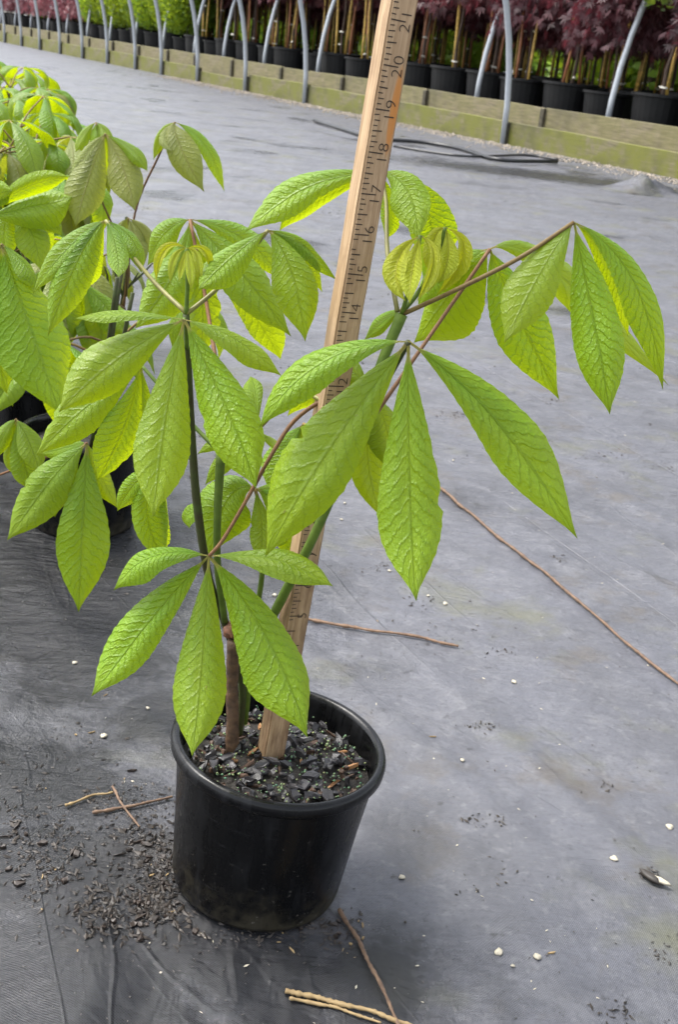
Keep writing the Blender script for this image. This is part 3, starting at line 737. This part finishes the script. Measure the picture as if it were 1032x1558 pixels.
# 9 leaf behind the stake
L((580, 262, y + .05), [(605, 474, y - .02), (590, 385, y + .01), (588, 310, y + .035)],
  [(460, 288, 376, 356, 54, 2, 25), (480, 305, 425, 348, 32, -2, -30), (620, 290, 636, 367, 62, 3, -5), (592, 320, 584, 366, 32, -2, 20), (655, 330, 640, 440, 70, -2, 30)], pmat='petiole_olive')
# 11 leaf on the long right petiole
L((874, 338, y - .03), [(613, 478, y - .02), (690, 443, y - .035), (790, 393, y - .035)],
  [(822, 415, 768, 522, 74, 3, 14), (902, 480, 930, 630, 80, 4, 0), (930, 410, 958, 515, 36, -3, -20), (962, 425, 1007, 592, 48, 0, -35)], pmat='petiole')
# 12 leaf behind it on the red stalk
L((746, 379, y + .05), [(545, 668, y - .02), (610, 575, y + .0), (690, 460, y + .035)],
  [(690, 440, 628, 522, 96, -5, 30), (785, 470, 851, 608, 84, 0, -10), (850, 415, 1006, 588, 52, -3, -30), (672, 410, 640, 470, 44, -4, 40)], pmat='petiole_red')
# 13 the unfolding right tip: cupped young leaflets
L((640, 358, y - .03), [(612, 478, y - .02), (622, 440, y - .028)],
  [(604, 402, 620, 458, 40, 2, 20), (628, 408, 624, 462, 34, 3, 0), (660, 396, 632, 460, 20, 3, -30), (668, 398, 652, 446, 22, 0, 25)], mat='leaf_young', pmat='stem_green', nv=24, fold=.5, curl=-.55)
L((678, 346, y - .01), [(613, 474, y - .018), (640, 440, y - .015), (668, 380, y - .01)],
  [(660, 372, 668, 430, 32, 1, 20), (682, 390, 666, 432, 32, 2, 0), (706, 385, 664, 450, 28, 1, -20), (664, 352, 655, 368, 14, 0, 0)], mat='leaf_young', pmat='stem_green', nv=24, fold=.5, curl=-.55)
L((612, 470, y + .0), [], [(585, 488, 553, 518, 24, -2, 30)])
# 14 leaves behind the big leaflets
L((566, 600, y + .03), [(540, 680, y - .03), (556, 640, y + .0)],
  [(520, 565, 500, 640, 60, -2, 15), (500, 590, 438, 638, 60, -3, -20), (560, 690, 577, 786, 62, 0, 0), (588, 650, 602, 725, 56, 0, -20)])
L((462, 645, y + .045), [(520, 700, y - .02), (490, 665, y + .02)], [(428, 690, 410, 745, 54, 1, 25), (450, 690, 445, 760, 44, 0, 0)])
# 15 small leaf behind leaflet 3d
L((390, 656, y + .02), [(545, 650, y - .03), (458, 598, y + .0)], [(350, 690, 312, 738, 30, 1, 20), (345, 660, 300, 692, 24, 0, 40), (410, 670, 426, 684, 14, 1, 0), (388, 600, 380, 570, 30, -3, 0)], pmat='petiole_olive', nv=24)
# 16 shaded low leaf
L((388, 744, y + .02), [(397, 880, y + .02), (402, 800, y + .022)],
  [(345, 760, 318, 848, 92, 1, 15), (300, 775, 282, 800, 26, -2, 50), (398, 800, 396, 856, 36, 2, 0), (440, 790, 472, 880, 74, 0, -10), (430, 752, 470, 790, 40, -3, -30)])
# drooping leaflets by the stub
L((252, 700, y + .06), [(296, 700, y - .012), (272, 690, y + .03)], [(222, 770, 254, 862, 56, 0, 15), (205, 735, 178, 778, 34, -1, 20), (240, 800, 246, 850, 40, -2, 0)], pmat='stem_green')

# ------------------------------------------------------------------ ruler stake
SB = gnd(411, 1150, SOILZ + .001); ST = onY(608, 0, .748)
ax = (ST - SB).normalized(); SL = (ST - SB).length * 1.16
viewd = (CAM - (SB + ST) * .5); viewd -= ax * viewd.dot(ax); viewd.normalize()
th = math.radians(24)
sidev = ax.cross(viewd).normalized()
if sidev.dot(RT) < 0: sidev = -sidev
nrm = (viewd * math.cos(th) + sidev * math.sin(th)).normalized(); xax = ax.cross(nrm).normalized()
if xax.dot(RT) < 0: xax = -xax
# local frame: x across the marked face, y into the wood, z up the stake
mm = Matrix((xax, -nrm, ax)).transposed().to_4x4()
if mm.to_3x3().determinant() < 0: mm = Matrix((xax, nrm, ax)).transposed().to_4x4()
SW = .0172
mm.translation = SB - ax * .03
stake = empty('ruler_stake', (0, 0, 0), 'square wooden stake printed with inch marks standing in the buckeye pot', 'ruler stake'); stake.matrix_world = mm
bm = bmesh.new(); bmesh.ops.create_cube(bm, size=1)
for v in bm.verts: v.co = V((v.co.x * SW, v.co.y * SW, (v.co.z + .5) * (SL + .03)))
bmesh.ops.bevel(bm, geom=[e for e in bm.edges], offset=.0012, segments=2, affect='EDGES')
bmesh.ops.subdivide_edges(bm, edges=[e for e in bm.edges if abs(e.verts[0].co.z - e.verts[1].co.z) > .3], cuts=60)
for v in bm.verts:
    k = .00035; v.co.x += k * noise.noise(V((0, 3, v.co.z * 40))) * (1 if abs(v.co.y) > .0 else 0); v.co.y += k * .3 * noise.noise(V((5, 0, v.co.z * 30)))
me = bpy.data.meshes.new('shaft'); bm.to_mesh(me); bm.free(); me.polygons.foreach_set('use_smooth', [False] * len(me.polygons))
link('shaft', me, M['stake'], stake)
FY = -SW / 2 - .0004 if (mm.to_3x3() @ V((0, -1, 0))).dot(viewd) > 0 else SW / 2 + .0004
FS = 1 if FY < 0 else -1
IN = .0254
# local z of inch n
def t_at(yp):
    lo, hi = 0.0, SL
    for _ in range(50):
        q = (lo + hi) / 2
        if proj(SB + ax * q)[1] > yp: lo = q
        else: hi = q
    return lo
Z14 = t_at(470) + .03
rg = random.Random(2)
vs, fs = [], []
def mark(x0, x1, z, hh):
    i = len(vs); dz = rg.uniform(-.0003, .0003)
    vs.extend([(x0, FY, z - hh), (x1, FY, z - hh + dz), (x1, FY, z + hh + dz), (x0, FY, z + hh)]); fs.append((i, i + 1, i + 2, i + 3) if FS > 0 else (i + 3, i + 2, i + 1, i))
xl = -SW / 2 + .0013
for n in range(4, 27):
    for q in range(8):
        z = Z14 + (n - 14 + q / 8) * IN
        if z < .035 or z > SL + .02 or rg.random() < .04: continue
        ln = {0: .0105, 4: .0062}.get(q, .0046 if q % 2 == 0 else .0030) * rg.uniform(.88, 1.08)
        mark(xl + rg.uniform(-.0004, .0006), xl + ln, z, .00030 if q % 4 else .00036)
link('inch_marks', mesh('inch_marks', vs, fs, False), M['ink'], stake)
fc = bpy.data.curves.new('num', 'FONT'); fc.size = .0118; fc.align_x = 'CENTER'; fc.align_y = 'CENTER'; fc.resolution_u = 3; fc.offset = -.00022
fo = bpy.data.objects.new('num_tmp', fc); COL.objects.link(fo)
dg = bpy.context.evaluated_depsgraph_get
for n in range(5, 26):
    z = Z14 + (n - 14) * IN
    if z < .04 or z > SL + .015: continue
    fc.body = str(n); fc.space_character = 1.25; bpy.context.view_layer.update()
    me = bpy.data.meshes.new_from_object(fo.evaluated_get(dg()))
    me.name = 'numeral'
    # text x -> up the stake, text y -> towards the ticks
    xc = .0028
    for v in me.vertices:
        tx, ty = v.co.x, v.co.y; v.co = V((xc - ty * .85, FY, z + tx))
    me.materials.clear()
    link('numeral', me, M['ink'], stake)
bpy.data.objects.remove(fo)

# ------------------------------------------------------------------ neighbouring potted buckeyes at the left
NB = 'young buckeyes in black pots'
pot_me = None
def neighbour(gx, gy, label, nl, seed, hgt_=.42, mats=('leaf_far',), group=None, lo=40, bronze=0.0, Ls=.13, lean=V((0, 0, 0))):
    rng = random.Random(seed)
    r = empty('potted_buckeye', (gx, gy, 0), label, 'potted plant', group)
    o3 = V((gx, gy, 0))
    global pot_me
    p = pot_parts(r, 0.0, 48)
    if pot_me is None:
        vs, fs = lathe('s', [(0, SOILZ), (R1 * .5, SOILZ + .002), (R1 - .004, SOILZ)], 32); pot_me = mesh('potting_mix', vs, fs); pot_me.materials.append(M['soil'])
    link('potting_mix', pot_me, None, p)
    tips = []
    for k in range(3):
        a = rng.random() * 6.28 + k * 2.1; tip = V((math.cos(a) * .06, math.sin(a) * .06, hgt_ * rng.uniform(.8, 1.0))) + lean
        b = V((math.cos(a) * .015, math.sin(a) * .015, SOILZ - .004))
        tube('shoot', [b, b * .5 + tip * .5 + V((0, 0, -.02)), tip], [.004, .0034, .0026], M['stem_dark'], r, 7, 4)
        tips.append((b, tip))
    for k in range(nl):
        b, tip = rng.choice(tips); f = rng.uniform(.45, 1.0)
        Sx = b.lerp(tip, f) + o3; a = rng.random() * 6.283; pl = rng.uniform(.07, .15)
        Hb = Sx + V((math.cos(a) * pl * .8, math.sin(a) * pl * .8, pl * rng.uniform(.1, .75)))
        mt = 'leaf_bronze' if rng.random() < bronze else rng.choice(mats)
        free_leaf(r, Sx, Hb, Ls * rng.uniform(.8, 1.15), M[mt], rng, 5, o3, rng.uniform(.95, 1.45))
    return r, o3
n1, o1 = neighbour(-.345, 1.43, 'young buckeye with leaves overlapping the staked plant, in the pot next to it', 3, 21, .36, ('leaf',), Ls=.13)
n2, o2 = neighbour(-.47, 1.66, 'young buckeye with a bronze tinged leaf on a long dark stalk', 7, 22, .38, bronze=.3)
n3, o3_ = neighbour(-.62, 1.45, 'young buckeye with one very large puckered leaf hanging over a black pot rim', 3, 23, .38)
spots = [(-.60, 1.80), (-.74, 1.72), (-.63, 2.0), (-.86, 1.95), (-.75, 2.3), (-.99, 2.25), (-.87, 2.66), (-1.12, 2.6), (-1.0, 3.05), (-1.25, 3.0), (-1.13, 3.45), (-1.38, 3.4), (-1.28, 3.9), (-1.54, 3.85)]
for i, (gx, gy) in enumerate(spots):
    neighbour(gx, gy, 'young buckeye in a black pot among the crowded block of green plants', (11 if i < 2 else 18), 100 + i, (.34 if i < 2 else .43 + .02 * (i % 3)), group=NB, bronze=.15, Ls=.14)

def N(r, o, hub, pet, lf, **k): return px_leaf(r, hub, pet, lf, off=o, nu=5, nv=28, **k)
# leaves of the nearest neighbour that reach into the picture
N(n1, o1, (132, 674, 1.16), [(-60, 745, 1.30), (0, 722, 1.25), (70, 696, 1.2)],
  [(72, 735, 11, 822, 68, 3, 15), (125, 800, 119, 932, 80, 4, 0), (90, 730, 84, 785, 50, 0, 20), (152, 720, 176, 772, 34, -2, -20), (100, 680, 60, 690, 30, -3, 30)], pmat='petiole_red')
N(n1, o1, (24, 638, 1.2), [(-30, 700, 1.3), (0, 665, 1.25)], [(6, 660, -12, 705, 26, 1, 20), (42, 670, 62, 725, 40, 2, -10), (35, 700, 48, 745, 44, 0, 0), (15, 690, 20, 720, 26, -1, 20)])
# very large leaf at the left edge
N(n3, o3_, (2, 372, 1.22), [(70, 470, 1.35), (40, 410, 1.28)],
  [(42, 490, 92, 632, 112, 3, -8), (-10, 480, 10, 600, 90, 2, 10), (35, 400, 62, 445, 26, 0, -45), (-40, 420, -90, 500, 90, 2, 0)], pmat='petiole')
N(n3, o3_, (15, 318, 1.42), [(60, 480, 1.45)], [(45, 350, 62, 412, 52, 1, -10), (62, 325, 95, 360, 30, 0, -30), (5, 350, 10, 400, 44, 1, 15), (50, 345, 80, 385, 40, -3, 0)], mat='leaf')
# bronze-tinged leaves
N(n2, o2, (160, 204, 1.45), [(185, 470, 1.6), (195, 400, 1.6), (150, 290, 1.55)],
  [(128, 240, 104, 300, 26, 1, 30), (135, 270, 114, 345, 60, 3, 5), (163, 230, 164, 262, 16, -2, 0, 'leaf_far'), (186, 255, 204, 322, 54, 3, 0), (200, 228, 225, 260, 22, 1, -30, 'leaf_far')], mat='leaf_bronze')
N(n2, o2, (266, 186, 1.55), [(188, 470, 1.6), (205, 325, 1.6), (240, 240, 1.57)],
  [(245, 205, 234, 244, 18, -1, 25, 'leaf'), (272, 218, 310, 292, 50, 3, -5), (312, 222, 344, 292, 24, 0, -35, 'leaf_far'), (255, 208, 262, 232, 26, 2, 0)], mat='leaf_bronze', pmat='petiole_red')
N(n2, o2, (146, 186, 1.75), [(150, 300, 1.75)], [(125, 205, 115, 232, 20, 1, 30), (148, 205, 150, 232, 24, 1, 0), (160, 200, 168, 225, 18, 1, -20)])
N(n2, o2, (195, 332, 1.5), [(192, 450, 1.6)], [(205, 365, 214, 415, 34, 2, 0), (222, 355, 234, 395, 24, 0, -20), (185, 360, 190, 415, 30, 1, 0)], mat='leaf_bronze')
N(n2, o2, (120, 424, 1.5), [(190, 470, 1.6)], [(100, 470, 104, 535, 52, 1, 10), (130, 470, 140, 525, 28, -2, 20), (165, 470, 196, 512, 44, 1, -20), (150, 485, 150, 538, 50, 0, 0)])
N(n2, o2, (-25, 330, 1.4), [(-60, 480, 1.5)], [(40, 285, 106, 270, 34, -1, 20), (50, 315, 110, 300, 60, -2, -30), (-10, 300, 20, 290, 40, 0, 0)])
# dark twiggy shoots
tube('shoot', [onY(*q) - o2 for q in ((186, 490, 1.62), (184, 470, 1.62), (195, 400, 1.62), (192, 330, 1.61))], .0026, M['stem_dark'], n2, 6, 4, .2)
for a, b in (((186, 450), (165, 395)), ((187, 445), (210, 415)), ((163, 430), (158, 405)), ((190, 440), (232, 400))):
    tube('shoot', [onY(a[0], a[1], 1.62) - o2, onY((a[0] + b[0]) / 2 + 2, (a[1] + b[1]) / 2, 1.62) - o2, onY(b[0], b[1], 1.62) - o2], [.002, .0016, .0010], M['stem_dark'], n2, 6, 3)

# ------------------------------------------------------------------ twigs, straw, pebbles, litter
def gtwig(name, pts, r, mat, label, cat, grp=None, up=.0008, jit=.28):
    q = random.Random(len(pts) * 7 + int(pts[0][0])); pp = []
    for (xa, ya), (xb, yb) in zip(pts, pts[1:]):
        for k in range(3): pp.append((xa + (xb - xa) * k / 3 + q.uniform(-1.0, 1.0), ya + (yb - ya) * k / 3 + q.uniform(-1.0, 1.0)))
    pp.append(pts[-1])
    P = [gp(x, y_, up + r + q.uniform(0, .001)) for x, y_ in pp]
    o = tube(name, P, [r * (1.1 - .3 * i / (len(P) - 1)) for i in range(len(P))], M[mat], None, 7, 6, jit)
    return tag(o, label, cat, grp)
gtwig('twig', [(662, 735), (700, 768), (760, 818), (830, 872), (900, 930), (970, 992), (1040, 1046)], .0022, 'twig', 'long straight brown twig lying across the open cloth floor', 'twig')
gtwig('twig', [(462, 941), (540, 955), (620, 966), (698, 983)], .0020, 'twig', 'short pale brown twig lying behind the ruler stake', 'twig')
gtwig('twig', [(516, 1384), (545, 1430), (575, 1490), (612, 1570)], .0016, 'twig', 'thin brown twig pointing away from the foot of the black pot', 'twig')
gtwig('straw', [(434, 1508), (500, 1522), (570, 1540), (650, 1570)], .0018, 'straw', 'split yellow straw crossing the thin twig in front of the pot', 'straw')
gtwig('straw', [(440, 1518), (510, 1533), (580, 1556)], .0012, 'straw', 'narrow yellow straw beside the split one in front of the pot', 'straw', up=.001)
gtwig('twig', [(100, 1225), (140, 1210), (172, 1205)], .0012, 'straw', 'short dry stem lying in the dark litter left of the pot', 'twig')
gtwig('twig', [(140, 1236), (200, 1226), (262, 1212)], .0014, 'twig', 'dark twig lying in the litter with its end at the pot', 'twig')
gtwig('twig', [(170, 1196), (186, 1225), (212, 1258)], .0011, 'twig', 'bent reddish twig crossing the litter left of the pot', 'twig')
def blob_mesh(seed, r, mat, name):
    rr = random.Random(seed); bm = bmesh.new(); bmesh.ops.create_icosphere(bm, subdivisions=2, radius=r)
    for v in bm.verts: v.co *= 1 + .55 * noise.noise(v.co / r * 1.3 + V((seed, 0, 0))); v.co.z *= .62; v.co.x *= 1.25
    me = bpy.data.meshes.new(name); bm.to_mesh(me); bm.free(); me.polygons.foreach_set('use_smooth', [True] * len(me.polygons)); me.materials.append(M[mat]); return me
PB = [blob_mesh(s, .0026, 'pebble', 'pebble') for s in range(4)]
rg = random.Random(8)
for (px_, py_) in [(225, 1077), (158, 1119), (113, 1008), (418, 905), (678, 918), (783, 1037), (704, 1156), (652, 906), (759, 1448), (781, 1469), (593, 868), (818, 1455), (612, 1334), (935, 1306), (525, 765), (1020, 1258), (560, 742), (520, 790), (690, 700), (430, 590), (350, 640)]:
    p = gp(px_, py_, .0014); o = link('pebble', rg.choice(PB), None); o.location = p; o.rotation_euler = (rg.uniform(-.2, .2), 0, rg.random() * 6.28)
    s1 = rg.uniform(.55, 1.15); o.scale = (s1, s1, s1); tag(o, 'small pale pebble lying on the grey cloth floor', 'pebble', 'pale pebbles on the cloth')
p = gp(993, 1335, .004); o = link('nut_shell', blob_mesh(9, .0062, 'debris', 'nut_shell'), None); o.location = p; o.rotation_euler = (0, 0, 2.4); o.scale = (1.6, .8, .8); tag(o, 'black husk with a pale kernel lying on the open cloth', 'nut')
k_ = link('kernel', blob_mesh(10, .0040, 'pebble', 'kernel'), None, o); k_.location = (-.0045, -.0015, .0018)
# litter that nobody could count
vs, fs = [], []
rg = random.Random(12)
def flake(px_, py_, s, lift=.0008):
    p = gp(px_, py_, lift * (.5 + rg.random())); a = rg.random() * 6.28; e = V((math.cos(a), math.sin(a), rg.uniform(-.25, .25))); f = V((-math.sin(a), math.cos(a), rg.uniform(-.25, .25)))
    l, q = s * rg.uniform(.5, 1.6), s * rg.uniform(.2, .6); h = V((0, 0, s * rg.uniform(.2, .5))); i = len(vs)
    vs.extend([p - e * l, p + f * q, p + e * l * rg.uniform(.6, 1), p - f * q, p + h + e * l * .2])
    fs.extend([(i, i + 1, i + 4), (i + 1, i + 2, i + 4), (i + 2, i + 3, i + 4), (i + 3, i, i + 4)])
def cluster(cx, cy, sx, sy, n, s):
    for _ in range(int(n * 1.7)): flake(rg.gauss(cx, sx), rg.gauss(cy, sy), s * (.25 + .9 * rg.random() ** 2.0) * 1.0)
for c in [(80, 1290, 45, 22, 150, .0035), (175, 1390, 45, 25, 190, .0042), (240, 1330, 22, 30, 170, .0045), (225, 1265, 30, 25, 90, .0036), (20, 1250, 18, 20, 40, .0035), (180, 1215, 40, 12, 60, .0028), (120, 1140, 50, 18, 35, .0028),
          (735, 1105, 14, 5, 22, .0032), (760, 990, 12, 4, 18, .003), (740, 1250, 20, 8, 24, .003), (760, 1330, 30, 18, 16, .0025), (925, 1195, 8, 5, 14, .003), (590, 865, 20, 6, 26, .003), (640, 910, 18, 10, 22, .003), (850, 850, 8, 4, 12, .004), (990, 1330, 12, 6, 16, .003),
          (60, 1200, 60, 30, 60, .003), (110, 1340, 60, 30, 160, .003), (250, 1385, 18, 14, 80, .004), (470, 1405, 50, 10, 70, .0034), (520, 1420, 20, 12, 40, .003), (400, 1420, 70, 8, 60, .0028), (1000, 1450, 20, 10, 16, .003), (940, 1540, 20, 8, 18, .003), (330, 1440, 60, 20, 20, .003), (700, 960, 60, 20, 30, .0026), (180, 790, 40, 40, 60, .003), (150, 850, 60, 40, 50, .003)]:
    cluster(*c)
for _ in range(420): flake(rg.uniform(0, 1032), rg.uniform(640, 1558), rg.uniform(.0006, .0017))
for _ in range(150):
    cx, cy = rg.uniform(150, 1032), rg.uniform(225, 760)
    for q in range(rg.choice((2, 4, 9, 16))): flake(rg.gauss(cx, 16), rg.gauss(cy, 3), rg.uniform(.001, .0045) * (2.2 - cy / 500))
link('plant_litter', mesh('plant_litter', vs, fs, False), M['debris'], None, 'stuff')
tag(bpy.data.objects['plant_litter'], 'dark crumbs of bark and leaf litter scattered on the cloth', 'litter')
vs, fs = [], []
for _ in range(330):
    rg2 = rg.random(); flake(rg.uniform(150, 1032), rg.uniform(230, 800) if rg2 < .7 else rg.uniform(800, 1558), rg.uniform(.0008, .0020))
o = link('pale_litter', mesh('pale_litter', vs, fs, False), M['pebble'], None, 'stuff'); tag(o, 'tiny pale grit and husk flecks scattered on the cloth', 'litter')
# bark spilled from the pot
vs, fs = [], []
for (cx, cy, sx_, sy_, n) in ((240, 1330, 16, 34, 60), (225, 1375, 30, 16, 55), (180, 1405, 30, 12, 40), (205, 1280, 30, 22, 30), (60, 1300, 40, 18, 26), (440, 1408, 60, 5, 26), (515, 1415, 14, 10, 14), (185, 1215, 26, 16, 22), (15, 1260, 12, 12, 10)):
    for _ in range(int(n * .75)):
        p = gp(rg.gauss(cx, sx_), rg.gauss(cy, sy_), .0012); me = rg.choice(CH + CB); k = .14 + .55 * rg.random() ** 2; rot = Matrix.Rotation(rg.random() * 6.28, 3, 'Z') @ Matrix.Rotation(rg.gauss(0, .3), 3, 'X'); i0 = len(vs)
        vs.extend([p + rot @ (v.co * k) for v in me.vertices]); fs.extend([tuple(i0 + q for q in pl.vertices) for pl in me.polygons])
o = link('bark_litter', mesh('bark_litter', vs, fs, False), M['litter_brown'], None, 'stuff'); tag(o, 'wet brown bark bits spilled beside the foot of the pot', 'litter')
vs, fs = [], []
for (cx, cy, sx_, sy_, n) in ((240, 1300, 30, 40, 7), (420, 1420, 70, 30, 8), (500, 1440, 30, 25, 7), (150, 1180, 60, 40, 5), (60, 1350, 40, 40, 4), (800, 1200, 150, 150, 5)):
    for _ in range(n):
        p = gp(rg.gauss(cx, sx_), rg.gauss(cy, sy_), .0010); me = rg.choice(CT); k = rg.uniform(.12, .5); rot = Matrix.Rotation(rg.random() * 6.28, 3, 'Z'); i0 = len(vs)
        vs.extend([p + rot @ (v.co * k) for v in me.vertices]); fs.extend([tuple(i0 + q for q in pl.vertices) for pl in me.polygons])
o = link('straw_litter', mesh('straw_litter', vs, fs, False), M['straw'], None, 'stuff'); tag(o, 'tan straw scraps strewn around the foot of the pot', 'litter')
# gravel spilled along the foot of the boards
vs, fs = [], []
for _ in range(4200):
    s = rg.uniform(-3, 10); off = -.05 - abs(rg.gauss(0, .22)); p = A + LD * s + LN * off; r = rg.uniform(.004, .013); i = len(vs)
    for d in ((1, 0, 0), (-1, 0, 0), (0, 1, 0), (0, -1, 0), (0, 0, 1), (0, 0, -1)): vs.append(p + V(d) * r * rg.uniform(.6, 1.2) + V((0, 0, r * .4)))
    for f in ((0, 2, 4), (2, 1, 4), (1, 3, 4), (3, 0, 4), (2, 0, 5), (1, 2, 5), (3, 1, 5), (0, 3, 5)): fs.append(tuple(i + k for k in f))
o = link('gravel', mesh('gravel', vs, fs, False), M['gravel'], None, 'stuff'); tag(o, 'tan gravel spilled along the foot of the mossy boards', 'gravel')
# black hose
def gline(name, pts, r, mat, label, cat):
    return tag(tube(name, [gp(x, y_, r + .004) for x, y_ in pts], r, M[mat], None, 8, 6), label, cat)
gline('hose', [(600, 222), (660, 232), (720, 238), (800, 236), (850, 243)], .009, 'hose', 'thin black hose lying beside the thick one near the gravel', 'hose')
gline('hose', [(478, 183), (520, 196), (570, 210), (640, 216), (700, 226), (760, 243), (848, 246)], 0.014, 'hose', 'thick black hose lying along the gravel near the mossy boards', 'hose')

gob = bpy.data.objects['ground']
for pts in (((682, 700), (770, 765), (860, 830), (950, 892), (1045, 962)), ((700, 538), (800, 594), (900, 650), (1045, 730))):
    tube('seam_thread', [gp(x, y_, .0002) for x, y_ in pts], .00035, M['thread'], gob, 5, 8, .3)

# crumpled fold of cloth beside the gravel
cf = gnd(978, 292); vs, fs = [], []; NX, NY = 26, 16
for j in range(NY + 1):
    for i in range(NX + 1):
        a, b = i / NX * 2 - 1, j / NY * 2 - 1; e = max(0, 1 - abs(a)) * max(0, 1 - abs(b))
        x, yy = cf.x + a * .30, cf.y + b * .24
        hh = .10 * max(0, 1 - abs(a - .1 * b) * 1.15) ** 1.2 * max(0, 1 - abs(b) * 1.1) + e * (.05 * noise.noise(V((a * 3, b * 3, 2))) + .03 * abs(noise.noise(V((a * 7, b * 5, 4)))))
        vs.append((x, yy, max(hgt(x, yy) - .002 + .006 * e, hgt(x, yy) + hh)))
for j in range(NY):
    for i in range(NX): q = j * (NX + 1) + i; fs.append((q, q + 1, q + NX + 2, q + NX + 1))
tag(link('cloth_fold', mesh('cloth_fold', vs, fs), M['cloth'], None), 'crumpled peak of grey ground cloth beside the gravel at the boards', 'cloth')
